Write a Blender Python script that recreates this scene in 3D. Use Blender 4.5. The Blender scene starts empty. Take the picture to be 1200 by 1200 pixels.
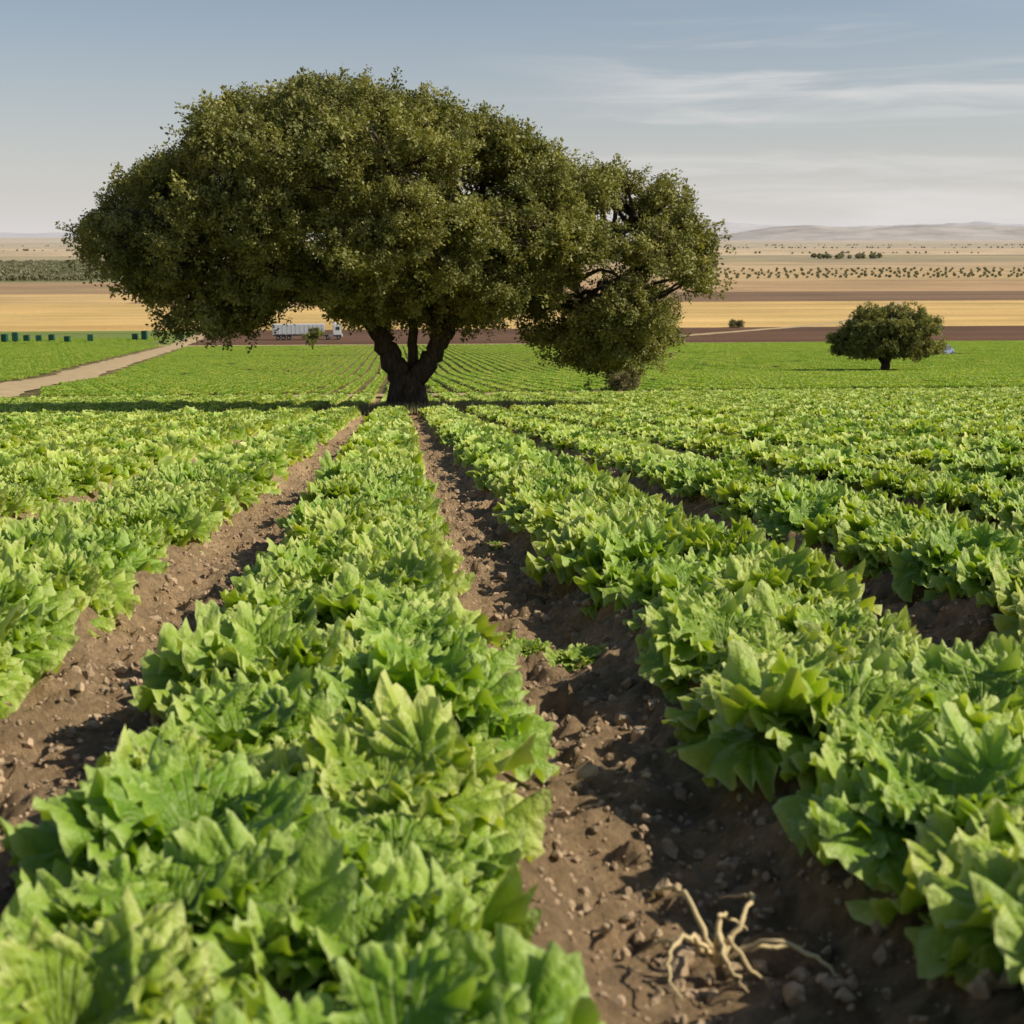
import bpy, math, random
import numpy as np
from mathutils import Vector, Matrix
random.seed(7); rng=np.random.default_rng(7)
scene=bpy.context.scene
CAMH=0.78; P=1.08; F0=0.388
# ---------------- terrain profile ----------------
_ky=[-200,0,36,60,125,313,400,600,900,1500,20000]
_kd=[CAMH-200*.1077,CAMH,CAMH+36*.1077,7.0,12.7,24.9,26.8,28.1,29,30,30]
_ty=np.arange(-200,2600,1.0); _td=np.interp(_ty,_ky,_kd)
k=np.ones(13)/13; _tp=np.pad(_td,6,mode='edge'); _ts=np.convolve(_tp,k,mode='valid'); _ts[:8]=_td[:8]
def gz(y): return CAMH-np.interp(y,_ty,_ts)
def sstep(a,b,x):
    t=np.clip((x-a)/(b-a),0,1); return t*t*(3-2*t)
def bedh(x,y):
    p=((x-F0)/P)%1.0
    d=np.abs(p-.5)
    h=.10*(1-sstep(.22,.42,d))
    return h*(1-sstep(55,57,y))
def hsh(i,j,s):
    v=np.sin(i*127.1+j*311.7+s*74.7)*43758.5453
    return v-np.floor(v)
def vnoise(x,y,s=0):
    xi=np.floor(x);yi=np.floor(y);fx=x-xi;fy=y-yi
    fx=fx*fx*(3-2*fx);fy=fy*fy*(3-2*fy)
    a=hsh(xi,yi,s);b=hsh(xi+1,yi,s);c=hsh(xi,yi+1,s);d=hsh(xi+1,yi+1,s)
    return (a*(1-fx)+b*fx)*(1-fy)+(c*(1-fx)+d*fx)*fy
def soil(x,y):
    wx=vnoise(x*9,y*9,8); wy=vnoise(x*8,y*8,9)
    n=.05*(vnoise(x*5,y*4,1)-.5)+.045*(vnoise(x*13+wx,y*13,2)-.5)+.030*(vnoise(x*29+wx*2,y*27+wy*2,3)-.5)+.018*(vnoise(x*52+wy*3,y*48+wx*3,6)-.5)
    c=np.maximum(0,vnoise(x*22+wy,y*22+wx,5)-.55)*.09
    return n+c
def ground(x,y,fine=True):
    z=gz(y)+bedh(x,y)
    if fine: z=z+soil(x,y)*(1-sstep(20,60,np.asarray(y,dtype=float)))
    return z
# ---------------- helpers ----------------
def newobj(name,mesh,parent=None,link=True):
    o=bpy.data.objects.new(name,mesh)
    if link: scene.collection.objects.link(o)
    if parent: o.parent=parent
    return o
def mk(name,V,Fc,mat=None,smooth=False,uv=None,mi=None):
    me=bpy.data.meshes.new(name)
    V=np.asarray(V,dtype=np.float32); Fc=np.asarray(Fc,dtype=np.int32)
    n=len(Fc); k=Fc.shape[1]
    me.vertices.add(len(V)); me.vertices.foreach_set('co',V.ravel())
    me.loops.add(n*k); me.loops.foreach_set('vertex_index',Fc.ravel())
    me.polygons.add(n); me.polygons.foreach_set('loop_start',np.arange(0,n*k,k,dtype=np.int32))
    me.update(calc_edges=True)
    if smooth: me.polygons.foreach_set('use_smooth',np.ones(n,dtype=bool))
    if uv is not None:
        l=me.uv_layers.new(name='UVMap'); l.data.foreach_set('uv',np.asarray(uv,dtype=np.float32)[Fc.ravel()].ravel())
    if mat:
        for m in (mat if isinstance(mat,list) else [mat]): me.materials.append(m)
    if mi is not None: me.polygons.foreach_set('material_index',np.asarray(mi,dtype=np.int32))
    me.validate(); me.update()
    return me
def gridfaces(nu,nv,off=0):
    i=np.arange(nv-1)[:,None]*nu+np.arange(nu-1)[None,:]
    i=i.ravel()+off
    return np.stack([i,i+1,i+nu+1,i+nu],1)
class NT:
    def __init__(s,name):
        s.m=bpy.data.materials.new(name); s.m.use_nodes=True; s.t=s.m.node_tree; s.t.nodes.clear()
        s.out=s.t.nodes.new('ShaderNodeOutputMaterial')
    def n(s,typ,**kw):
        nd=s.t.nodes.new(typ)
        for a,b in kw.items(): setattr(nd,a,b)
        return nd
    def l(s,a,b): s.t.links.new(a,b)
    def noise(s,scale,detail=4,rough=.55,vec=None,dist=0):
        nd=s.n('ShaderNodeTexNoise'); nd.inputs['Scale'].default_value=scale; nd.inputs['Detail'].default_value=detail
        nd.inputs['Roughness'].default_value=rough; nd.inputs['Distortion'].default_value=dist
        if vec: s.l(vec,nd.inputs['Vector'])
        return nd.outputs['Fac']
    def ramp(s,fac,stops):
        nd=s.n('ShaderNodeValToRGB'); e=nd.color_ramp.elements
        while len(e)<len(stops): e.new(.5)
        for i,(p,c) in enumerate(stops): e[i].position=p; e[i].color=(*c,1) if len(c)==3 else c
        s.l(fac,nd.inputs[0]); return nd.outputs[0]
    def mix(s,f,a,b,typ='MIX'):
        nd=s.n('ShaderNodeMix',data_type='RGBA',blend_type=typ)
        for v,i in ((f,0),(a,6),(b,7)):
            if isinstance(v,(int,float)): nd.inputs[i].default_value=v
            elif isinstance(v,tuple): nd.inputs[i].default_value=(*v,1)
            else: s.l(v,nd.inputs[i])
        return nd.outputs[2]
    def math(s,op,a,b=0,c=0):
        nd=s.n('ShaderNodeMath',operation=op)
        for i,v in enumerate((a,b,c)):
            if isinstance(v,(int,float)): nd.inputs[i].default_value=v
            else: s.l(v,nd.inputs[i])
        return nd.outputs[0]
    def bump(s,h,strength=.5,dist=.02):
        nd=s.n('ShaderNodeBump'); nd.inputs['Strength'].default_value=strength; nd.inputs['Distance'].default_value=dist
        s.l(h,nd.inputs['Height']); return nd.outputs[0]
    def bsdf(s,col,rough=.8,spec=.3,normal=None,metal=0):
        b=s.n('ShaderNodeBsdfPrincipled')
        if isinstance(col,tuple): b.inputs['Base Color'].default_value=(*col,1)
        else: s.l(col,b.inputs['Base Color'])
        if isinstance(rough,(int,float)): b.inputs['Roughness'].default_value=rough
        else: s.l(rough,b.inputs['Roughness'])
        b.inputs['Specular IOR Level'].default_value=spec; b.inputs['Metallic'].default_value=metal
        if normal: s.l(normal,b.inputs['Normal'])
        return b.outputs[0]
    def fin(s,sh): s.l(sh,s.out.inputs[0]); return s.m
def simple(name,col,rough=.6,spec=.4,var=.15,scale=3,metal=0):
    t=NT(name); tc=t.n('ShaderNodeTexCoord'); nf=t.noise(scale,4,vec=tc.outputs['Object'])
    c=t.mix(nf,tuple(x*(1-var) for x in col),tuple(min(1,x*(1+var)) for x in col))
    return t.fin(t.bsdf(c,rough,spec,metal=metal))
# ---------------- materials ----------------
def lettuce_mat(name,far=False):
    t=NT(name); oi=t.n('ShaderNodeObjectInfo'); tc=t.n('ShaderNodeTexCoord'); uv=t.n('ShaderNodeUVMap')
    sp=t.n('ShaderNodeSeparateXYZ'); t.l(uv.outputs[0],sp.inputs[0])
    u,v=sp.outputs[0],sp.outputs[1]
    base=t.ramp(v,[(0,(.50,.54,.24)),(.3,(.235,.35,.03)),(.65,(.24,.37,.028)),(.88,(.42,.53,.085)),(1,(.64,.69,.26))])
    if not far:
        nz=t.noise(9,3,vec=tc.outputs['Object'])
        base=t.mix(t.math('MULTIPLY',nz,.4),base,(.12,.25,.012))
    hue=t.mix(oi.outputs['Random'],(.80,.91,.75),(1.14,1.05,1.1))
    base=t.mix(1.0,base,hue,'MULTIPLY')
    geo=t.n('ShaderNodeNewGeometry')
    big=t.noise(.35,2,vec=geo.outputs['Position'])
    base=t.mix(1.0,base,t.ramp(big,[(.3,(.84,.9,.8)),(.7,(1.10,1.06,1.05))]),'MULTIPLY')
    nrm=None
    if not far:
        vein=t.math('POWER',t.math('ABSOLUTE',t.math('COSINE',t.math('MULTIPLY',u,20.0))),18.0)
        mid=t.math('LESS_THAN',t.math('ABSOLUTE',u),.03)
        vv=t.math('MAXIMUM',t.math('MULTIPLY',vein,.35),t.math('MULTIPLY',mid,.6))
        vv=t.math('MULTIPLY',vv,t.math('SUBTRACT',1.0,t.math('MULTIPLY',v,.85)))
        base=t.mix(vv,base,(.56,.62,.28))
        nb=t.noise(42,3,.55,vec=tc.outputs['Object'])
        h=t.math('ADD',t.math('MULTIPLY',vv,-1.0),t.math('MULTIPLY',nb,1.2))
        nrm=t.bump(h,.85,.011)
    b=t.bsdf(base,.5,.4,nrm)
    tr=t.n('ShaderNodeBsdfTranslucent'); tcx=t.mix(1.0,base,(1.35,1.4,.3),'MULTIPLY'); t.l(tcx,tr.inputs[0])
    mx=t.n('ShaderNodeMixShader'); mx.inputs[0].default_value=.30; t.l(b,mx.inputs[1]); t.l(tr.outputs[0],mx.inputs[2])
    return t.fin(mx.outputs[0])
M_let=lettuce_mat('lettuce_leaf'); M_letf=lettuce_mat('lettuce_leaf_field',True)
def oak_mat(name,a=(.12,.135,.034),b=(.31,.30,.09)):
    t=NT(name); oi=t.n('ShaderNodeObjectInfo'); geo=t.n('ShaderNodeNewGeometry')
    n1=t.noise(.8,3,vec=geo.outputs['Position'])
    f=t.math('ADD',t.math('MULTIPLY',oi.outputs['Random'],.45),t.math('MULTIPLY',n1,.75))
    c=t.ramp(f,[(.25,a),(.85,b),(1.0,(b[0]*1.35,b[1]*1.15,b[2]))])
    bs=t.bsdf(c,.55,.3)
    tr=t.n('ShaderNodeBsdfTranslucent'); t.l(t.mix(1.0,c,(1.4,1.4,.5),'MULTIPLY'),tr.inputs[0])
    mx=t.n('ShaderNodeMixShader'); mx.inputs[0].default_value=.22; t.l(bs,mx.inputs[1]); t.l(tr.outputs[0],mx.inputs[2])
    return t.fin(mx.outputs[0])
M_oak=oak_mat('oak_leaf'); M_bush=oak_mat('bush_leaf',(.15,.14,.07),(.26,.23,.12))
M_orch=oak_mat('orchard_leaf',(.22,.22,.13),(.30,.29,.19))  # leaf colour paled to paint haze over the distant trees
def bark():
    t=NT('bark'); tc=t.n('ShaderNodeTexCoord'); mp=t.n('ShaderNodeMapping'); mp.inputs['Scale'].default_value=(9,9,2.2)
    t.l(tc.outputs['Object'],mp.inputs[0]); n=t.noise(1.5,8,.65,mp.outputs[0],.6)
    c=t.ramp(n,[(.3,(.03,.022,.015)),(.6,(.11,.08,.058)),(.8,(.2,.155,.115))])
    return t.fin(t.bsdf(c,.9,.2,t.bump(n,1.0,.06)))
M_bark=bark()
def soilmat():
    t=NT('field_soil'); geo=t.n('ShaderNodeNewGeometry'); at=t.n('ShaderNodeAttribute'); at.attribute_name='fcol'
    pos=geo.outputs['Position']
    n1=t.noise(1.6,6,.6,pos); n2=t.noise(28,6,.7,pos); n3=t.noise(.013,5,.6,pos)
    mp=t.n('ShaderNodeMapping'); mp.inputs['Scale'].default_value=(.004,.06,1); t.l(pos,mp.inputs[0]); n4=t.noise(1,5,.65,mp.outputs[0],.3)
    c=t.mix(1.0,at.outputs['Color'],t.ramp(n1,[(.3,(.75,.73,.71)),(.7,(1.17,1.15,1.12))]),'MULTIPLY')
    c=t.mix(1.0,c,t.ramp(n2,[(.3,(.58,.56,.53)),(.7,(1.38,1.36,1.3))]),'MULTIPLY')
    c=t.mix(1.0,c,t.ramp(n3,[(.3,(.8,.82,.8)),(.7,(1.15,1.12,1.1))]),'MULTIPLY')
    c=t.mix(1.0,c,t.ramp(n4,[(.3,(.74,.70,.67)),(.7,(1.22,1.22,1.22))]),'MULTIPLY')
    nb=t.noise(60,8,.75,pos)
    return t.fin(t.bsdf(c,.95,.12,t.bump(nb,1.0,.04)))
M_soil=soilmat()
def roadmat():
    t=NT('dirt_road'); geo=t.n('ShaderNodeNewGeometry'); n=t.noise(.9,7,.7,geo.outputs['Position']); 
    return t.fin(t.bsdf(t.ramp(n,[(.3,(.38,.27,.15)),(.7,(.58,.44,.26))]),.95,.1))
M_road=roadmat()
M_dry=simple('dry_stem',(.64,.50,.27),.7,.2,.3,8)
M_grass=simple('dry_grass',(.34,.31,.14),.8,.2,.4,2)
# ---------------- ground ----------------
xs=np.concatenate([-np.geomspace(9000,40,26),[-110,-50,60,150,300],np.arange(-39.9,-2.6,.11),np.arange(-2.6,3.9,.017),np.arange(3.9,40,.11),np.geomspace(40,9000,26)])
xs=np.unique(np.round(xs,4))
ys=np.concatenate([np.linspace(-60,.5,30),np.arange(.5,5,.016),np.arange(5,9,.035),np.arange(9,20,.1),np.arange(20,60,.4),np.arange(60,130,2.5),np.arange(130,400,8),[318,395,573,680,866,1150,1500,2000,3000,5000],np.geomspace(400,14000,40)])
ys=np.unique(np.round(ys,4))
X,Y=np.meshgrid(xs,ys); Z=ground(X,Y)
Z=np.where(np.abs(X)>40,gz(Y)+.05,Z)
V=np.stack([X,Y,Z],-1).reshape(-1,3); Fg=gridfaces(len(xs),len(ys))
me=mk('ground',V,Fg,M_soil,True)
cx=.5*(xs[1:]+xs[:-1]); cy=.5*(ys[1:]+ys[:-1]); CX,CY=np.meshgrid(cx,cy)
col=np.zeros(CX.shape+(3,)); col[:]=(.52,.375,.24)
def setc(m,c): col[m]=c
setc((CY>58),(.20,.17,.08))
setc((CY>318),(.155,.088,.058)); setc((CY>318)&(CX<-50),(.20,.27,.07))
setc(CY>395,(.68,.48,.20))
setc(CY>573,(.38,.235,.14)); setc((CY>573)&(CX<-50),(.38,.265,.15)); setc((CY>573)&(CY<680)&(CX>60),(.22,.14,.09)); setc((CY>573)&(CY<680)&(CX<-110),(.60,.43,.2))
setc((CY>680)&(CX>60),(.50,.335,.19))
setc(CY>866,(.56,.41,.22)); setc((CY>866)&(CX<-110)&(CY<1500),(.20,.22,.09))
setc((CY>1150)&(CX>-110),(.54,.40,.24)); setc(CY>1500,(.34,.29,.17)); setc(CY>2000,(.62,.48,.31)); setc(CY>3000,(.43,.37,.27)); setc(CY>5000,(.52,.46,.39))
var=rng.uniform(.82,1.16,CX.shape); far=(CY>1150)[...,None]
col=np.where(far,col*var[...,None],col)
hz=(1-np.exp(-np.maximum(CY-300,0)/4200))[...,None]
col=col*(1-hz*.87)+np.array([.57,.52,.47])*hz*.87  # aerial haze painted into the field colours, stronger with distance
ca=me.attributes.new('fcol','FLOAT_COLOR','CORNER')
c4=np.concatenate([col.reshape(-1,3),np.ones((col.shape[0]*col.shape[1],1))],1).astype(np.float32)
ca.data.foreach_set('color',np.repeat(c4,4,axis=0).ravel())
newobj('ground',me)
# roads
def road(name,pts,w,lift=.06):
    pts=np.array(pts,float); L=np.r_[0,np.cumsum(np.hypot(*np.diff(pts,axis=0).T))]
    s=np.linspace(0,L[-1],int(L[-1]/3)+2); px=np.interp(s,L,pts[:,0]); py=np.interp(s,L,pts[:,1])
    kk=np.ones(7)/7; qx=px.copy(); qx[3:-3]=np.convolve(px,kk,'valid'); qy=py.copy(); qy[3:-3]=np.convolve(py,kk,'valid')
    dx=np.gradient(qx);dy=np.gradient(qy);l=np.hypot(dx,dy);nx=dy/l;ny=-dx/l
    r=[]
    for o in (-1,-.5,0,.5,1):
        ww=w/2*o+ (rng.normal(0,.28,len(s)) if abs(o)==1 else 0)
        x=qx+nx*ww; y=qy+ny*ww; r.append(np.stack([x,y,gz(y)+lift+(.05 if abs(o)<1 else .0)],-1))
    Vv=np.stack(r,1).reshape(-1,3)
    return newobj(name,mk(name,Vv,gridfaces(5,len(s)),M_road,True))
road('dirt_road',[(-19,59.5),(-24.8,88),(-32,145),(-50,313),(-51,400),(-40,560)],4.8)
road('dirt_path',[(-60,58.4),(0,58.0),(70,58.2)],2.6,.10)
road('dirt_track',[(-150,330),(-51,318),(60,316),(220,312)],3,.05)
road('dirt_track',[(60,335),(140,420),(210,560)],4,.05)
# ---------------- instancer ----------------
def instancer(name,pts,rots,scl,idx,coll,mat=None):
    me=bpy.data.meshes.new(name); me.from_pydata([tuple(map(float,p)) for p in pts],[],[])
    n=len(pts)
    a=me.attributes.new('rot','FLOAT_VECTOR','POINT'); a.data.foreach_set('vector',np.asarray(rots,dtype=np.float32).ravel())
    s=np.asarray(scl,dtype=np.float32); 
    if s.ndim==1: s=np.repeat(s[:,None],3,1)
    a=me.attributes.new('scl','FLOAT_VECTOR','POINT'); a.data.foreach_set('vector',s.ravel())
    a=me.attributes.new('idx','INT','POINT'); a.data.foreach_set('value',np.asarray(idx,dtype=np.int32))
    o=newobj(name,me)
    g=bpy.data.node_groups.new(name,'GeometryNodeTree')
    g.interface.new_socket('Geometry',in_out='INPUT',socket_type='NodeSocketGeometry'); g.interface.new_socket('Geometry',in_out='OUTPUT',socket_type='NodeSocketGeometry')
    gi=g.nodes.new('NodeGroupInput'); go=g.nodes.new('NodeGroupOutput'); ip=g.nodes.new('GeometryNodeInstanceOnPoints')
    ci=g.nodes.new('GeometryNodeCollectionInfo'); ci.inputs['Collection'].default_value=coll; ci.inputs['Separate Children'].default_value=True; ci.inputs['Reset Children'].default_value=True
    def na(nm,ty):
        x=g.nodes.new('GeometryNodeInputNamedAttribute'); x.data_type=ty; x.inputs['Name'].default_value=nm; return x.outputs['Attribute']
    e=g.nodes.new('FunctionNodeEulerToRotation'); L=g.links.new
    L(na('rot','FLOAT_VECTOR'),e.inputs[0]); L(gi.outputs[0],ip.inputs['Points']); L(ci.outputs[0],ip.inputs['Instance'])
    ip.inputs['Pick Instance'].default_value=True
    L(na('idx','INT'),ip.inputs['Instance Index']); L(e.outputs[0],ip.inputs['Rotation']); L(na('scl','FLOAT_VECTOR'),ip.inputs['Scale'])
    L(ip.outputs[0],go.inputs[0])
    md=o.modifiers.new('scatter','NODES'); md.node_group=g
    return o
def coll_of(name,meshes):
    c=bpy.data.collections.new(name)
    for i,m in enumerate(meshes):
        c.objects.link(bpy.data.objects.new('%s_%02d'%(name,i),m))
    return c
# ---------------- lettuce ----------------
def leaf(L,e0,e1,nph,nr,amp,r,hf=1.0,wid=1.0):
    """rounded frilly leaf: polar grid about the blade centre, stalk at s=0"""
    f=np.linspace(0,2*math.pi,nph)[None,:]; q=np.linspace(0.03,1,nr)[:,None]**.75
    ph=r.uniform(0,6.28,12)
    dphi=np.abs(((f+math.pi/2+math.pi)%(2*math.pi))-math.pi)
    st=np.exp(-(dphi/.42)**2); ns=1-np.exp(-(dphi/.6)**2)
    Rb=.46+.02*np.sin(2*f+ph[0])+.035*np.sin(3*f+ph[1])*ns+.12*st
    lob=(.06*np.sin(5*f+ph[2])+.085*np.abs(np.sin(4.5*f+ph[3]))+.065*np.abs(np.sin(9.5*f+ph[4]))+.055*hf*np.abs(np.sin(17.5*f+ph[5]))-.1)*ns
    rr=q*Rb*(1+lob*np.clip(q*2.2-1.2,0,1)*1.25)
    x=L*wid*rr*np.cos(f)*(1-.55*st); s=L*(.56+rr*np.sin(f))
    rim=q**3*(.12+.88*ns)
    zo=amp*L*(q**2*(.30*np.sin(2*f+ph[6])+.28*np.sin(5*f+ph[7]))*(.2+.8*ns)+rim*(.45*np.sin(9*f+ph[8]-1.5*q)+.40*np.sin(16*f+ph[9]+q)+.25*hf*np.sin(26*f+ph[5])))
    zo=zo+(x*x)/L*r.uniform(-.5,1.1)+amp*.14*L*np.sin(21*rr*np.cos(f)+ph[10])*np.sin(18*rr*np.sin(f)+ph[11])
    t=np.clip(s/L,0,1.2)
    tt=np.linspace(0,1.2,25); aa=e0+(e1-e0)*tt**1.7; R=np.r_[0,np.cumsum(np.cos((aa[1:]+aa[:-1])/2))*L*.05]; H=np.r_[0,np.cumsum(np.sin((aa[1:]+aa[:-1])/2))*L*.05]
    a=e0+(e1-e0)*t**1.7
    Rv=np.interp(t,tt,R)-zo*np.sin(a); Hv=np.interp(t,tt,H)+zo*np.cos(a)
    U=np.arctan2(x,s+.1*L)+0*q; d0=np.hypot(x,s)/L
    Vv=(.3+.7*q**1.3)*(1-np.exp(-(d0/.22)**2))
    return np.stack([Rv,x,Hv],-1).reshape(-1,3), np.stack([U,Vv],-1).reshape(-1,2)
def head(seed,nl,nu,nv,R=.195,hf=1.0):
    r=np.random.default_rng(seed); Vs=[];Us=[];Fs=[];off=0
    for i in range(nl):
        f=i/(nl-1)
        L=R*(1.10-.50*f)*r.uniform(.85,1.12); e0=math.radians(16+42*f+r.uniform(-8,8)); e1=math.radians(-40+42*f+r.uniform(-22,22))
        v,u=leaf(L,e0,e1,nu,nv,r.uniform(.125,.185),r,hf,r.uniform(1.0,1.3))
        az=i*2.39996+r.uniform(-.3,.3); c,s=math.cos(az),math.sin(az)
        tw=r.uniform(-.3,.3); y2=v[:,1]*math.cos(tw); z2=v[:,2]+v[:,1]*math.sin(tw)
        x=v[:,0]+.012*(1-f)+.02*r.random(); Vs.append(np.stack([x*c-y2*s,x*s+y2*c,z2+.015+.05*f],-1)); Us.append(u); Fs.append(gridfaces(nu,nv,off)); off+=nu*nv
    return np.concatenate(Vs),np.concatenate(Us),np.concatenate(Fs)
def headmesh(nm,mat,*a,**k):
    v,u,f=head(*a,**k); return mk(nm,v,f,mat,True,u)
hi=coll_of('lettuce_hi',[headmesh('lettuce_hi',M_let,10+i,23,91,9) for i in range(7)])
lo=coll_of('lettuce_mid',[headmesh('lettuce_mid',M_letf,30+i,16,37,4) for i in range(6)])
pts=[];rot=[];sc=[];lod=[]
TX,TY=.28,35.8
b0=int(-60/P);b1=int(75/P)
for b in range(b0,b1):
    bc=F0+P*(b+.5)
    r0=random.uniform(.94,1.06)
    for side in (-1,1):
        y=random.uniform(.0,.3)-1.0
        while y<56.2:
            y+=.27*random.uniform(.85,1.15)
            if bc<-.36*y-8 or bc>.52*y+8: continue
            if (y<.62 and abs(bc)<2.0 ): continue
            if random.random()<.015: continue
            x=bc+side*.135+random.gauss(0,.03)
            if math.hypot((x-TX)/1.6,(y-TY+.9)/(2.9 if y<TY else 1.6))<1: continue
            if math.hypot((x-TX-2.4)/1.9,(y-TY+.3)/1.9)<1 and random.random()<.85: continue
            if 36<y<40 and random.random()<.25: continue
            s=random.uniform(.82,1.15)*r0
            if random.random()<.05: s*=.65
            pts.append((x,y,0)); rot.append((random.gauss(0,.12),random.gauss(0,.12),random.uniform(0,6.28))); sc.append((s,s,s*random.uniform(.75,1.08))); lod.append(y<9 and abs(x)<6)
for (x,y,s) in ((.50,3.55,.5),(.35,3.75,.42),(.42,6.2,.4)):
    pts.append((x,y,0));rot.append((0,0,x*9));sc.append((s,s,s*.7));lod.append(True)
pts=np.array(pts);rot=np.array(rot);sc=np.array(sc);lod=np.array(lod)
pts[:,2]=gz(pts[:,1])+bedh(pts[:,0],pts[:,1])-.005
print('heads',len(pts),lod.sum())
instancer('lettuce_rows',pts[lod],rot[lod],sc[lod],rng.integers(0,7,lod.sum()),hi)
instancer('lettuce_rows',pts[~lod],rot[~lod],sc[~lod],rng.integers(0,6,(~lod).sum()),lo)
def patch(seed,PL=4.4):
    r=np.random.default_rng(seed); Vs=[];Us=[];Fs=[];off=0
    hs=[head(seed*10+i,8,9,2,hf=0,R=.165) for i in range(4)]
    for side in (-1,1):
        y=0
        while y<PL:
            v,u,f=hs[r.integers(0,4)]; a=r.uniform(0,6.28);c,s=math.cos(a),math.sin(a);k=r.uniform(.95,1.25)
            vv=np.stack([(v[:,0]*c-v[:,1]*s)*k+side*.14+r.normal(0,.03),(v[:,0]*s+v[:,1]*c)*k+y+r.normal(0,.03),v[:,2]*k+.08],-1)
            Vs.append(vv);Us.append(u);Fs.append(f+off);off+=len(v); y+=.29
    return mk('lettuce_patch',np.concatenate(Vs),np.concatenate(Fs),M_letf,True,np.concatenate(Us))
pc=coll_of('lettuce_patch',[patch(50+i) for i in range(5)])
pts=[];rot=[];sc=[]
def roadx(y): return np.interp(y,[59.5,88,145,313,400],[-19,-24.8,-32,-50,-51])
y=60.6
while y<352:
    for b in range(int((-.42*y-10)/P),int((.56*y+12)/P)):
        x=F0+P*(b+.5)
        if abs(x-roadx(y+2))<3.6: continue
        if y>311 and x>roadx(y)-4: continue
        if y>318 and x>-58: continue
        if abs(x-78.3)<3 and abs(y+2-190)<5: continue
        if math.hypot(x-44.5,y+2-121.7)<2.5: continue
        if abs(y-205)<2.2 : continue
        if random.random()<.01: continue
        sl=(float(gz(y+4.4))-float(gz(y)))/4.4
        pts.append((x+random.gauss(0,.03),y,float(gz(y))+.04))
        rot.append((math.atan(sl),0,0)); k=random.uniform(.9,1.1); sc.append((k,1,k))
    y+=4.42
print('patches',len(pts))
instancer('lettuce_rows',pts,rot,sc,rng.integers(0,5,len(pts)),pc)
# ---------------- clods ----------------
def clodmat():
    t=NT('soil_clod'); geo=t.n('ShaderNodeNewGeometry'); oi=t.n('ShaderNodeObjectInfo'); n=t.noise(40,5,.7,geo.outputs['Position'])
    c=t.ramp(n,[(.3,(.36,.26,.165)),(.7,(.58,.43,.29))]); c=t.mix(1.0,c,t.mix(oi.outputs['Random'],(.75,.75,.75),(1.15,1.13,1.1)),'MULTIPLY')
    return t.fin(t.bsdf(c,.95,.1,t.bump(n,1.0,.01)))
M_soilclod=clodmat()
def clodmesh(seed):
    import bmesh
    bm=bmesh.new(); bmesh.ops.create_icosphere(bm,subdivisions=2,radius=1); r=random.Random(seed)
    ks=[(Vector((r.uniform(-1,1),r.uniform(-1,1),r.uniform(-1,1))).normalized(),r.uniform(.45,.85)) for _ in range(11)]
    for v in bm.verts:
        for d,o in ks:
            q=v.co.dot(d)
            if q>o: v.co-=d*(q-o)
        v.co*=1+r.uniform(-.14,.14); v.co.z*=.7
    me=bpy.data.meshes.new('clod'); bm.to_mesh(me); bm.free(); me.materials.append(M_soilclod); return me
cc=coll_of('clod',[clodmesh(i) for i in range(6)])
N=38000; y=.5+rng.random(N)**1.9*16; b=rng.integers(-9,11,N); b[:30000]=rng.integers(-1,2,30000); x=F0+P*b+rng.normal(0,.17,N)
s=np.clip(rng.lognormal(-5.4,.65,N),.0025,.032); z=ground(x,y)+s*.15
instancer('soil_clods',np.stack([x,y,z],-1),rng.uniform(0,6.28,(N,3)),s,rng.integers(0,6,N),cc)
# ---------------- trees ----------------
rng=np.random.default_rng(21)
def catmull(P_,n):
    P_=[np.array(p,float) for p in P_]; P_=[2*P_[0]-P_[1]]+P_+[2*P_[-1]-P_[-2]]; o=[]
    for i in range(1,len(P_)-2):
        for t in np.linspace(0,1,n,endpoint=False):
            a,b,c,d=P_[i-1:i+3]; o.append(.5*((2*b)+(c-a)*t+(2*a-5*b+4*c-d)*t*t+(3*b-a-3*c+d)*t**3))
    o.append(P_[-2]); return np.array(o)
class Tubes:
    def __init__(s): s.V=[];s.F=[];s.o=0
    def add(s,path,rad,k=8,rough=0,jit=0):
        path=np.array(path); n=len(path); rad=np.interp(np.linspace(0,1,n),np.linspace(0,1,len(rad)),rad)
        if jit:
            j=rng.normal(0,jit,(n,3)); j[0]=0; j[-1]=0; path=path+j
        T=np.gradient(path,axis=0); T/=np.linalg.norm(T,axis=1)[:,None]+1e-9
        ref=np.array([.3,.9,.1]); A=np.cross(T,ref); A/=np.linalg.norm(A,axis=1)[:,None]+1e-9; B=np.cross(T,A)
        an=np.linspace(0,2*math.pi,k,endpoint=False)
        rr=rad[:,None]*(1+rough*(np.sin(an*3+path[:,2:3]*1.3)*.6+np.sin(an*7+path[:,2:3]*2.1)*.4+rng.normal(0,.25,(n,k))))
        ring=path[:,None,:]+rr[...,None]*(np.cos(an)[None,:,None]*A[:,None]+np.sin(an)[None,:,None]*B[:,None])
        s.V.append(ring.reshape(-1,3)); i=np.arange(n-1)[:,None]*k+np.arange(k)[None]; j=np.arange(n-1)[:,None]*k+(np.arange(k)[None]+1)%k
        s.F.append(np.stack([i,j,j+k,i+k],-1).reshape(-1,4)+s.o); s.o+=n*k
    def mesh(s,name,mat): return mk(name,np.concatenate(s.V),np.concatenate(s.F),mat,True)
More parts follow.
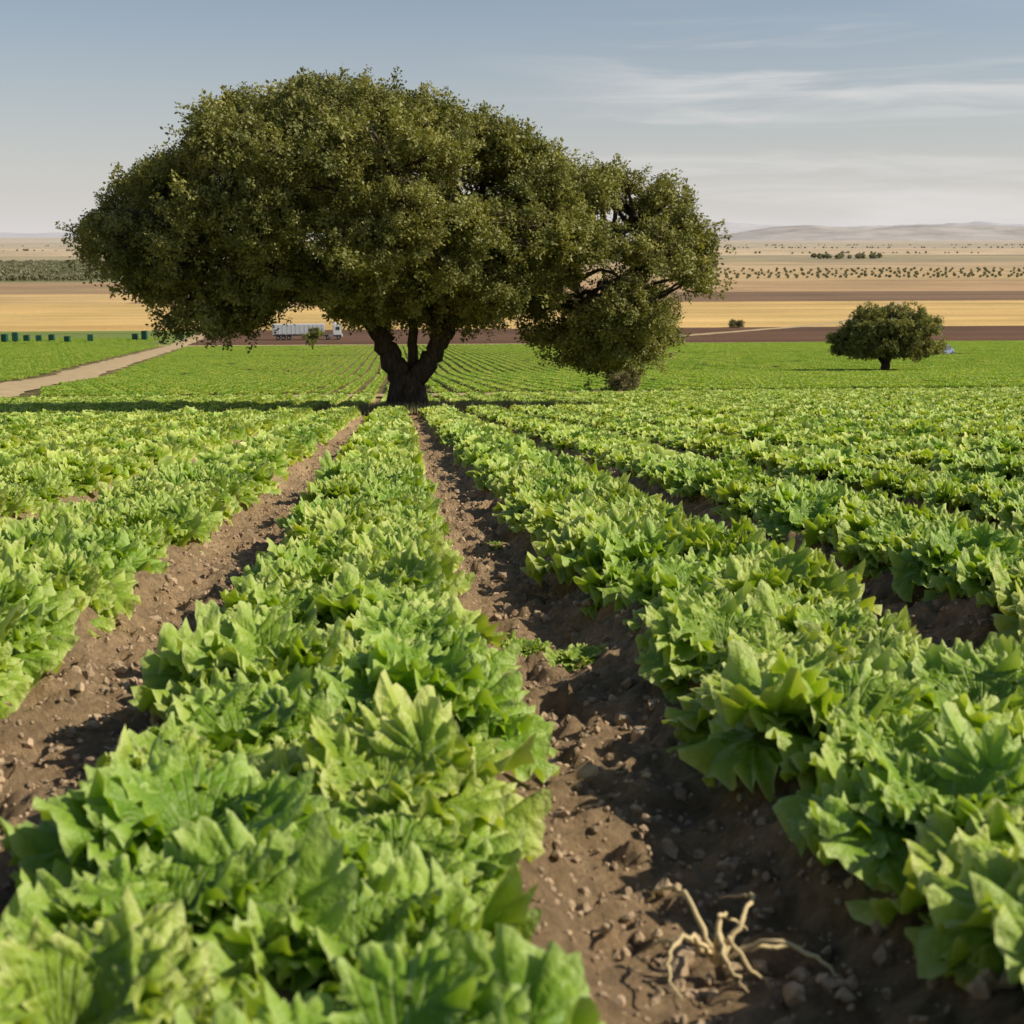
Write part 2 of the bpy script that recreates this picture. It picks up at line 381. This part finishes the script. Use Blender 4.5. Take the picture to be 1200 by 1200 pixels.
def tuft(seed,n,sig,ll,mat):
    r=np.random.default_rng(seed); V=[];Fc=[]
    per=24
    for k in range(n//per):
        cc_=r.normal(0,1,3)*np.array([sig,sig,sig*.75]); out=cc_/ (np.linalg.norm(cc_)+1e-6)
        for i in range(per):
            d=r.normal(0,1,3); d/=np.linalg.norm(d); c=cc_+d*.15*r.random()**.5
            ax=out*.5+r.normal(0,.6,3); ax/=np.linalg.norm(ax)
            N_=out*.6+np.array([0,0,.85])+r.normal(0,.45,3); w=np.cross(N_,ax); w/=np.linalg.norm(w)+1e-6; nn=np.cross(ax,w)
            l=ll*r.uniform(.7,1.25); ww=l*.3
            o=len(V); V+= [c,c+ax*l*.5+w*ww+nn*l*.08,c+ax*l,c+ax*l*.5-w*ww+nn*l*.08]; Fc.append((o,o+1,o+2,o+3))
    return mk('tuft',V,Fc,mat)
def crown_tufts(clumps,tuft_n):
    P_=[]
    for (c,r,dens) in clumps:
        nt=max(3,int(tuft_n*r*r*dens))
        d=rng.normal(0,1,(nt,3)); d/=np.linalg.norm(d,axis=1)[:,None]; d[:,2]=np.where(d[:,2]<-.3,d[:,2]*.5,d[:,2])
        P_.append(c+d*np.array([1,1,.8])*r*rng.uniform(.6,.98,(nt,1)))
    return np.concatenate(P_)
def tree(name,clumps,limbs,trunk,twcoll,tuft_n,loc,branch_r=.07,tsc=1.0):
    e=bpy.data.objects.new(name,None); scene.collection.objects.link(e); e.location=loc
    tb=Tubes(); nodes=[]
    for path,rad,kk in trunk: tb.add(catmull(path,8),rad,kk,.09)
    for path,rad in limbs:
        c=catmull(path,7); tb.add(c,rad,9,.06,.03); nodes.append(c[4:])
    nodes=np.concatenate(nodes)
    for (c,r,dn) in clumps:
        d=np.linalg.norm(nodes-c,axis=1)+np.maximum(0,nodes[:,2]-c[2])*1.0; nd=nodes[np.argmin(d)]
        m=(nd+c)/2+rng.normal(0,.12,3)*np.linalg.norm(nd-c)*.5+np.array([0,0,.1])
        tb.add(catmull([nd,m,c],5),[branch_r,branch_r*.65,branch_r*.35],6,.05,.03)
        for _ in range(5):
            d=rng.normal(0,1,3);d/=np.linalg.norm(d); d[2]=abs(d[2])*.8; q=c+d*r*.85
            tb.add(catmull([m*.4+c*.6,(c+q)/2+rng.normal(0,.1,3)*r,q],4),[branch_r*.35,branch_r*.2,.006],4,0,.02)
    newobj('trunk_and_limbs',tb.mesh(name+'_wood',M_bark),e)
    pt=crown_tufts(clumps,tuft_n); n=len(pt); print(name,'tufts',n)
    ro=np.stack([rng.normal(0,.3,n),rng.normal(0,.3,n),rng.uniform(0,6.28,n)],-1)
    o=instancer('foliage',pt,ro,rng.uniform(.65,1.3,n)*tsc,rng.integers(0,8,n),twcoll); o.parent=e
    return e
tw=coll_of('oak_tuft',[tuft(i,24*13,.17,.085,M_oak) for i in range(8)])
def cv(a): return np.array([(((x-478)/(54.5 if x<478 else 47.0)),(482-y)/47.5) for x,y in a])
mt=cv([(66,262),(80,232),(130,190),(180,160),(205,130),(250,102),(300,92),(345,77),(380,72),(430,80),(480,84),(520,94),(560,120),(600,130),(640,157),(665,187),(690,270)])
mb=cv([(66,262),(85,312),(140,362),(190,408),(240,400),(300,365),(360,380),(420,390),(470,378),(530,396),(580,392),(640,370),(690,270)])
rt=cv([(620,230),(690,163),(730,163),(770,183),(810,212),(835,255),(848,300)])
rb=cv([(620,350),(630,405),(680,428),(700,444),(740,456),(770,436),(800,405),(830,355),(848,300)])
clumps=[]
def lobes(top,bot,n,dep,yc,xc,hw,rr,dens,inner=False):
    k=0
    while k<n:
        x=rng.uniform(top[0,0]+.2,top[-1,0]-.2); zt=np.interp(x,top[:,0],top[:,1]); zb=np.interp(x,bot[:,0],bot[:,1]); half=(zt-zb)/2; mid=(zt+zb)/2
        r=rng.uniform(*rr); D=dep*math.sqrt(max(0.02,1-((x-xc)/hw)**2)); 
        if half<.5: r=.45
        r=min(r,half*.8)
        # low-discrepancy angle so the shell is evenly covered
        ph=((k*.618034)%1+rng.uniform(-.02,.02))*2*math.pi
        rho=rng.uniform(.2,.7) if inner else rng.uniform(.9,1.03)
        c=np.array([x,yc+rho*max(.1,D-.8*r)*math.cos(ph),mid+rho*max(.05,half-.9*r)*math.sin(ph)])
        clumps.append((c,r,dens)); k+=1
lobes(mt,mb,285,6.2,0,-2.0,6.6,(.4,1.0),1.1)
lobes(mt,mb,45,6.2,0,-2.0,6.6,(.9,1.4),.5,True)
lobes(rt,rb,112,3.4,.3,5.3,3.1,(.35,.75),.95)
for i in range(16):
    px=rng.uniform(690,790); py=rng.uniform(370,440)-(abs(px-740)*.7); q=cv([(px,py)])[0]; clumps.append((np.array([q[0],rng.uniform(-1,1.4),q[1]+.1]),rng.uniform(.3,.5),1.2))
for i in range(len(mt)*3):
    x=rng.uniform(mt[0,0]+.3,mt[-1,0]-.3); z=np.interp(x,mt[:,0],mt[:,1]); clumps.append((np.array([x,rng.uniform(-2,2),z-.6]),rng.uniform(.3,.6),1.1))
limbs=[([(0,0,.7),(-.42,0,1.4),(-.8,.05,2.2),(-1.6,.1,3.0),(-2.7,-.5,4),(-5.2,-1,5.2)],[.35,.29,.25,.19,.14,.06]),
([(0.1,0,.7),(.6,-.05,1.4),(1.05,-.15,2.15),(1.6,-.3,2.8),(2.7,-.8,3.4),(4.6,-.3,4.2),(6.1,.3,4.8)],[.32,.25,.21,.17,.14,.1,.05]),
([(-.6,.05,1.7),(-.6,.7,2.7),(-.9,1.8,4),(-1.5,4,6)],[.2,.18,.13,.06]),
([(.75,-.1,1.7),(.8,-.7,2.7),(.7,-2.2,4),(0,-4,5.8)],[.17,.15,.12,.05]),
([(-.7,0,2.0),(-1.5,-1,2.9),(-3,-2.4,3.6),(-5.,-3,4)],[.17,.15,.12,.05]),
([(.9,0,1.9),(1.2,.9,2.9),(2,2.5,4.2),(3.4,3.4,5.4)],[.17,.15,.12,.05]),
([(-.75,0,2.0),(-.8,0,3.4),(-.7,.3,5.2),(-1.2,0,8)],[.2,.17,.13,.05]),
([(.95,-.05,2.0),(1.2,.2,3.4),(1.8,.4,5),(2.3,0,7)],[.18,.15,.12,.05]),
([(.1,.1,.9),(.15,.2,1.9),(.3,.3,3.0),(.2,.6,5)],[.15,.13,.12,.05]),
([(3.3,-.6,3.7),(4.5,.2,3.2),(5.3,.4,2.0),(5.5,.2,1.3)],[.13,.1,.06,.03]),
([(-2.7,-.5,4),(-4.1,.4,3.4),(-5.4,.6,2.8),(-6.5,.3,3.6)],[.14,.1,.07,.03])]
trunk=[([(0.0,0,-.35),(0,0,.1),(-.02,0,.5),(.03,0,.98)],[.66,.52,.46,.44,.45,.39],18)]
for a in range(7):
    q=a*.9+.3; trunk.append(([(math.cos(q)*.8,math.sin(q)*.8,-.2),(math.cos(q)*.5,math.sin(q)*.5,.05),(math.cos(q)*.3,math.sin(q)*.3,.7)],[.07,.14,.17],7))
tree('oak_tree',clumps,limbs,trunk,tw,13,(TX,TY,float(gz(TY))+.05))
def round_tree(name,loc,w,h,trunk_h,n,twc,tuftn,tsc,branch_r=.08,tr0=.4,low=.9,rr=(.07,.14)):
    cl=[]
    zc=trunk_h+(h-trunk_h)*.42
    for i in range(n):
        d=rng.normal(0,1,3); d/=np.linalg.norm(d)
        if d[2]<-.35: d[2]=-.35
        r=w*rng.uniform(*rr); rho=rng.uniform(.75,1.05) if i%4 else rng.uniform(.2,.6)
        hr=np.hypot(d[0],d[1])+1e-6; bx=1/max(.75,hr**.5) if d[2]<.5 else 1
        cl.append((np.array([d[0]*(w/2-r)*rho*bx,d[1]*(w/2-r)*rho*bx,zc+d[2]*((h-trunk_h)*(.58 if d[2]>0 else low)-.6*r)*rho]),r,1.0))
    lm=[]
    for k in range(6):
        a=k*1.05+.3; lm.append(([(0,0,trunk_h*.6),(math.cos(a)*w*.07,math.sin(a)*w*.07,trunk_h*1.1),(math.cos(a)*w*.2,math.sin(a)*w*.2,zc),(math.cos(a)*w*.35,math.sin(a)*w*.35,zc+h*.12)],[tr0*.6,tr0*.45,tr0*.25,tr0*.1]))
    tk=[([(0,0,-.3),(0,0,0),(w*.01,0,trunk_h*.5),(0,0,trunk_h)],[tr0*1.5,tr0*1.1,tr0,tr0*.85],10)]
    return tree(name,cl,lm,tk,twc,tuftn,loc,branch_r,tsc)
twb=coll_of('bush_tuft',[tuft(20+i,24*8,.14,.09,M_bush) for i in range(8)])
tws=coll_of('oak_tuft_small',[tuft(40+i,24*7,.2,.13,M_oak) for i in range(8)])
def at(x,y,dz=0): return (x,y,float(gz(y))+dz)
round_tree('oak_tree',at(44.5,121.7),10.3,6.2,1.4,95,tws,11,1.2,low=.9,rr=(.07,.15))
round_tree('young_oak_tree',at(-15.5,257),4.6,4.4,1.2,22,tws,14,1.2,.05,.15)
round_tree('grey_shrub',at(10.3,60.8),1.8,1.4,.2,22,twb,30,.8,.03,.08)
round_tree('shrub',at(99,393),4.5,2.6,.2,20,twb,10,2.0,.04,.08)
# ---------------- orchards ----------------
ow=[]
for s_ in range(4):
    r=np.random.default_rng(90+s_); V=[];Fc=[]
    for i in range(170):
        d=r.normal(0,1,3); d/=np.linalg.norm(d); c=d*np.array([1.7,1.7,1.3])*r.uniform(.6,1)+np.array([0,0,1.8]); a=r.normal(0,.32,3); b=r.normal(0,.32,3); o=len(V)
        V+=[c-a,c+b,c+a,c-b]; Fc.append((o,o+1,o+2,o+3))
    V+=[np.array(q) for q in ((-.12,0,-.2),(.12,0,-.2),(.1,0,1.2),(-.1,0,1.2))]; o=len(V)-4; Fc.append((o,o+1,o+2,o+3))
    ow.append(mk('orchard_tree',V,Fc,M_orch))
oc=coll_of('orchard_tree',ow)
pts=[];sc=[]
for yy in np.arange(890,1450,9.):
    for xx in np.arange(-560,-190,7.):
        if rng.random()<.06: continue
        pts.append((xx+rng.normal(0,.6),yy+rng.normal(0,.8),float(gz(yy)))); sc.append(rng.uniform(.9,1.4))
for yy in (900,925,955,990,1030,1075,1125):
    for xx in np.arange(150,760,7):
        if rng.random()<.1: continue
        pts.append((xx+rng.normal(0,.8),yy+rng.normal(0,1.2)+xx*.03,float(gz(yy)))); sc.append(rng.uniform(.45,.75))
n=len(pts); instancer('orchard',pts,np.stack([np.zeros(n),np.zeros(n),rng.uniform(0,6.28,n)],-1),sc,rng.integers(0,4,n),oc)
pts=[];sc=[]
for i in range(26):
    yy=1680+rng.normal(0,18); xx=rng.uniform(520,600); pts.append((xx,yy,float(gz(yy)))); sc.append(rng.uniform(1.3,2.2))
for yy,x0,x1,m in ((1500,-900,-260,90),(2100,300,1400,80),(2600,-1500,-400,110),(2900,200,1900,110),(3600,-1800,1800,160)):
    for i in range(m):
        xx=rng.uniform(x0,x1); pts.append((xx,yy+rng.normal(0,20)+xx*.04,float(gz(yy)))); sc.append(rng.uniform(.6,1.3))
n=len(pts); instancer('distant_tree_line',pts,np.stack([np.zeros(n),np.zeros(n),rng.uniform(0,6.28,n)],-1),sc,rng.integers(0,4,n),oc)
# ---------------- hills ----------------
def hillmat(nm,a,b):  # pale ramp colours include painted aerial haze, no real atmosphere
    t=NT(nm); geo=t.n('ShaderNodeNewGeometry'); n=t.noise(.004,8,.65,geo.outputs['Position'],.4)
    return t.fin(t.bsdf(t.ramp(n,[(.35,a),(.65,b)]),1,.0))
def hills(name,y0,y1,x0,x1,fn,mat,nx=300,ny=40):
    xx=np.linspace(x0,x1,nx); yy=np.linspace(y0,y1,ny); X,Y=np.meshgrid(xx,yy); t=(Y-y0)/(y1-y0)
    env=np.sin(np.pi*np.clip(t,0,1))**.8
    n=vnoise(X/700,Y/500,11)*.5+vnoise(X/300,Y/260,12)*.27+vnoise(X/120,Y/110,13)*.15+vnoise(X/50,Y/50,14)*.08
    Z=-33+fn(X)*env*(.45+.75*n)
    return newobj(name,mk(name,np.stack([X,Y,Z],-1).reshape(-1,3),gridfaces(nx,ny),mat,True))
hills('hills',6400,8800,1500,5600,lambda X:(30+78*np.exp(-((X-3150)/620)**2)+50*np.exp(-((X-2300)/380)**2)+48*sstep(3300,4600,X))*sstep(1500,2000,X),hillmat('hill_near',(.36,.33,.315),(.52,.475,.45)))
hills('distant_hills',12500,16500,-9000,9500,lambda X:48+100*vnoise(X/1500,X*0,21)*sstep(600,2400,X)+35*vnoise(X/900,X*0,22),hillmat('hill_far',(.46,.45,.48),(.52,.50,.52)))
# ---------------- dry weed in furrow ----------------
tb=Tubes(); wx,wy=.40,1.58; wz=float(ground(np.array([wx]),np.array([wy]))[0])+.03
for i in range(9):
    a=i*.72+rng.uniform(-.2,.2); L=rng.uniform(.08,.17); h=rng.uniform(.02,.06); cu=rng.uniform(-.9,.9)
    p=[(wx,wy,wz),(wx+math.cos(a)*L*.4,wy+math.sin(a)*L*.4,wz+h),(wx+math.cos(a+cu*.4)*L*.8,wy+math.sin(a+cu*.4)*L*.8,wz+h*.7),(wx+math.cos(a+cu)*L*1.0,wy+math.sin(a+cu)*L*1.0,wz+.008)]
    tb.add(catmull(p,6),[.0045,.0035,.003,.0012],6,.1,.002)
newobj('dry_weed',tb.mesh('dry_weed',M_dry))
V=[];Fc=[]
for i in range(9000):
    if i%2: a=rng.uniform(0,6.28);r=abs(rng.normal(0,1.1))+.5;x=TX+math.cos(a)*r*1.4;y=TY+math.sin(a)*r
    else: x=TX+2.4+rng.normal(0,1.1); y=TY-.3+rng.normal(0,.9)
    h=rng.uniform(.06,.3); a=rng.uniform(0,6.28); w=.012; z=float(gz(y))+.06; lx,ly=rng.normal(0,.1,2); o=len(V)
    V+=[(x-w*math.cos(a),y-w*math.sin(a),z),(x+w*math.cos(a),y+w*math.sin(a),z),(x+lx,y+ly,z+h)]; Fc.append((o,o+1,o+2))
newobj('dry_grass',mk('dry_grass',V,Fc,M_grass))
# ---------------- vehicles ----------------
import bmesh
def box(name,c,s,mat,parent,bev=.03,taper=None):
    bm=bmesh.new(); bmesh.ops.create_cube(bm,size=1)
    for v in bm.verts:
        v.co=Vector((v.co.x*s[0],v.co.y*s[1],v.co.z*s[2]))
        if taper and v.co.z>0: v.co.x=v.co.x*taper[0]+taper[2]; v.co.y*=taper[1]
    if bev: bmesh.ops.bevel(bm,geom=bm.edges[:],offset=bev,segments=2,affect='EDGES')
    me=bpy.data.meshes.new(name); bm.to_mesh(me); bm.free(); me.materials.append(mat)
    o=newobj(name,me,parent); o.location=c; return o
def wheel(name,c,r,w,parent):
    bm=bmesh.new(); bmesh.ops.create_cone(bm,segments=24,radius1=r,radius2=r,depth=w,cap_ends=True,matrix=Matrix.Rotation(math.pi/2,4,'X'))
    bmesh.ops.bevel(bm,geom=[e for e in bm.edges if abs(e.verts[0].co.y-e.verts[1].co.y)<1e-4],offset=.04,segments=2,affect='EDGES')
    me=bpy.data.meshes.new(name); bm.to_mesh(me); bm.free(); me.materials.append(M_tyre); o=newobj(name,me,parent); o.location=c
    bm=bmesh.new(); bmesh.ops.create_cone(bm,segments=16,radius1=r*.55,radius2=r*.45,depth=w+.03,cap_ends=True,matrix=Matrix.Rotation(math.pi/2,4,'X'))
    me=bpy.data.meshes.new(name+'_hub'); bm.to_mesh(me); bm.free(); me.materials.append(M_metal); o=newobj(name+'_hub',me,parent); o.location=c
M_white=simple('white_paint',(.75,.75,.74),.35,.5,.05,1); M_tyre=simple('tyre',(.03,.03,.03),.85,.2); M_metal=simple('grey_metal',(.4,.4,.42),.4,.5,.1,3,.6)
M_glass=simple('dark_glass',(.03,.04,.05),.08,.8,.05); M_blue=simple('blue_paint',(.22,.28,.42),.3,.5,.05); M_green=simple('green_plastic',(.02,.09,.06),.5,.4,.2); M_dark=simple('chassis',(.05,.05,.055),.7,.3)
M_grey=simple('trailer_side',(.62,.64,.66),.4,.5,.08,.6)
def empty(name,loc,rz=0):
    e=bpy.data.objects.new(name,None); scene.collection.objects.link(e); e.location=loc; e.rotation_euler=(0,0,rz); return e
t=empty('semi_truck',at(-20.6,341,.12),math.radians(2))
box('trailer_box',(-3.2,0,2.5),(12.6,2.5,2.5),M_grey,t,.05); box('trailer_frame',(-3.2,0,1.1),(12.4,1.2,.26),M_dark,t)
for i in range(12): box('trailer_rib_%d'%i,(-9+i*1.05,-1.27,2.5),(.07,.04,2.4),M_white,t,0)
for i in range(8): box('side_curtain_band_%d'%i,(-8.5+i*1.5,-1.29,1.42),(1.2,.03,.1),M_dark,t,0)
box('cab',(6.2,0,2.35),(2.2,2.4,2.6),M_white,t,.15,(.86,.96,-.12)); box('windscreen',(7.2,0,2.75),(.1,2.1,.9),M_glass,t,.02); box('side_window',(6.35,-1.2,2.75),(.9,.06,.75),M_glass,t,.02)
box('roof_deflector',(5.7,0,3.85),(1.4,2.1,.5),M_white,t,.1,(.5,.9,-.3)); box('bumper',(7.35,0,.95),(.35,2.4,.6),M_white,t,.06); box('cab_frame',(5.2,0,.9),(4.4,1.1,.3),M_dark,t); box('fuel_tank',(4.6,-1,.85),(1.2,.5,.6),M_metal,t,.1); box('grille',(7.38,0,1.6),(.06,1.6,.7),M_dark,t,.02)
for i,(wx_) in enumerate((-8.2,-6.9,-5.6,3.9,6.5)):
    for sy in (-1.05,1.05): wheel('wheel_%d_%d'%(i,sy>0),(wx_,sy,.52),.52,.32,t)
c=empty('blue_car',at(78.0,190,-.15),math.radians(48))
box('body',(0,0,.62),(4.2,1.7,.62),M_blue,c,.14); box('hood_deck',(1.3,0,.92),(1.5,1.55,.14),M_blue,c,.06,(.8,.9,-.1)); box('cabin',(-.25,0,1.2),(2.3,1.55,.58),M_glass,c,.06,(.68,.84,0)); box('roof',(-.25,0,1.5),(1.5,1.28,.08),M_blue,c,.03)
box('front_bumper',(2.1,0,.45),(.2,1.6,.26),M_dark,c,.05); box('rear_bumper',(-2.1,0,.45),(.2,1.6,.26),M_dark,c,.05)
for sx in (.25,-1.35,1.0): box('pillar_%s'%sx,(sx-.1,0,1.2),(.07,1.5,.56),M_blue,c,.01,(1,.85,0))
for sy in (-.6,.6): box('headlamp_%s'%sy,(2.09,sy,.72),(.08,.35,.16),M_white,c,.02)
for wx_ in (-1.3,1.3):
    for sy in (-.8,.8): wheel('wheel_%s_%s'%(wx_,sy),(wx_,sy,.32),.32,.2,c)
for i,px in enumerate((-106,-93.5,-91.5,-89,-86,-83.5,-78.5,-73.5,-64,-61.5,-52.8)):
    e=empty('harvest_bin',at(px,341+rng.uniform(-6,4),.05),rng.uniform(-.2,.2)); hgt=rng.uniform(1.2,2.2)
    for q in (-1,1):
        box('side_%d'%q,(.62*q,0,.2+hgt/2),(.06,1.2,hgt),M_green,e,.01); box('end_%d'%q,(0,.58*q,.2+hgt/2),(1.18,.05,hgt),M_green,e,.01)
        for k in range(3): box('rib_%d_%d'%(q,k),(-.4+.4*k,.63*q,.2+hgt/2),(.08,.05,hgt),M_green,e,.0)
    box('floor',(0,0,.24),(1.17,1.1,.06),M_green,e,0)
    for k in (-.5,0,.5): box('skid_%s'%k,(k,0,.1),(.12,1.2,.18),M_dark,e,0)
# ---------------- light, sky, camera ----------------
el=math.radians(37.5); d=Vector((1,-.2,0)).normalized(); sd=Vector((d.x*math.cos(el),d.y*math.cos(el),math.sin(el)))
sl=bpy.data.lights.new('sun','SUN'); sl.energy=5; sl.angle=math.radians(.5); sl.color=(1,.92,.74)
so=bpy.data.objects.new('sun',sl); scene.collection.objects.link(so); so.rotation_euler=(-sd).to_track_quat('-Z','Y').to_euler()
w=bpy.data.worlds.new('World'); scene.world=w; w.use_nodes=True; nt=w.node_tree; nt.nodes.clear()
out=nt.nodes.new('ShaderNodeOutputWorld'); bg=nt.nodes.new('ShaderNodeBackground'); sk=nt.nodes.new('ShaderNodeTexSky'); sk.sky_type='NISHITA'; sk.sun_disc=False
sk.sun_elevation=el; sk.sun_rotation=math.atan2(sd.x,sd.y); sk.air_density=1.0; sk.dust_density=1.2; sk.ozone_density=2.5; sk.altitude=200
STR=.09; bg.inputs[1].default_value=STR
def wm(op,a,b=0):
    x=nt.nodes.new('ShaderNodeMath'); x.operation=op
    for i,v in enumerate((a,b)):
        if isinstance(v,(int,float)): x.inputs[i].default_value=v
        else: nt.links.new(v,x.inputs[i])
    return x.outputs[0]
def wmix(f,a,col):
    m=nt.nodes.new('ShaderNodeMix'); m.data_type='RGBA'; nt.links.new(f,m.inputs[0]); nt.links.new(a,m.inputs[6]); m.inputs[7].default_value=(*[q/STR for q in col],1); return m.outputs[2]
tc=nt.nodes.new('ShaderNodeTexCoord'); sp=nt.nodes.new('ShaderNodeSeparateXYZ'); nt.links.new(tc.outputs['Generated'],sp.inputs[0])
zz=wm('MAXIMUM',sp.outputs[2],0.0)
haze=wm('MULTIPLY',wm('EXPONENT',wm('MULTIPLY',zz,-10.5)),.95)
skyc=wmix(haze,sk.outputs[0],(.73,.695,.68))
mp=nt.nodes.new('ShaderNodeMapping'); mp.inputs['Scale'].default_value=(2.4,2.4,30); mp.inputs['Rotation'].default_value=(0,math.radians(1.5),0); nt.links.new(tc.outputs['Generated'],mp.inputs[0])
nz=nt.nodes.new('ShaderNodeTexNoise'); nz.inputs['Scale'].default_value=1.6; nz.inputs['Detail'].default_value=8; nz.inputs['Roughness'].default_value=.55; nz.inputs['Distortion'].default_value=.5; nt.links.new(mp.outputs[0],nz.inputs['Vector'])
def mrange(v,a,b):
    m=nt.nodes.new('ShaderNodeMapRange'); m.interpolation_type='SMOOTHSTEP'; m.inputs[1].default_value=a; m.inputs[2].default_value=b; nt.links.new(v,m.inputs[0]); return m.outputs[0]
fac=wm('MULTIPLY',wm('MULTIPLY',mrange(nz.outputs['Fac'],.42,.68),mrange(sp.outputs[0],.03,.25)),wm('MULTIPLY',wm('SUBTRACT',1.0,mrange(sp.outputs[2],.11,.165)),.65))
skyc=wmix(fac,skyc,(.77,.75,.73))
nt.links.new(skyc,bg.inputs[0]); nt.links.new(bg.outputs[0],out.inputs[0])
cd=bpy.data.cameras.new('camera'); cam=bpy.data.objects.new('camera',cd); scene.collection.objects.link(cam); scene.camera=cam
cam.location=(0,0,CAMH); cam.rotation_euler=(math.radians(90-11.5),0,math.radians(-4.83)); cd.lens=48; cd.sensor_width=36; cd.clip_end=40000; cd.clip_start=.02
cd.dof.use_dof=True; cd.dof.focus_distance=9; cd.dof.aperture_fstop=8
scene.view_settings.view_transform='Standard'; scene.view_settings.look='None'; scene.view_settings.exposure=0
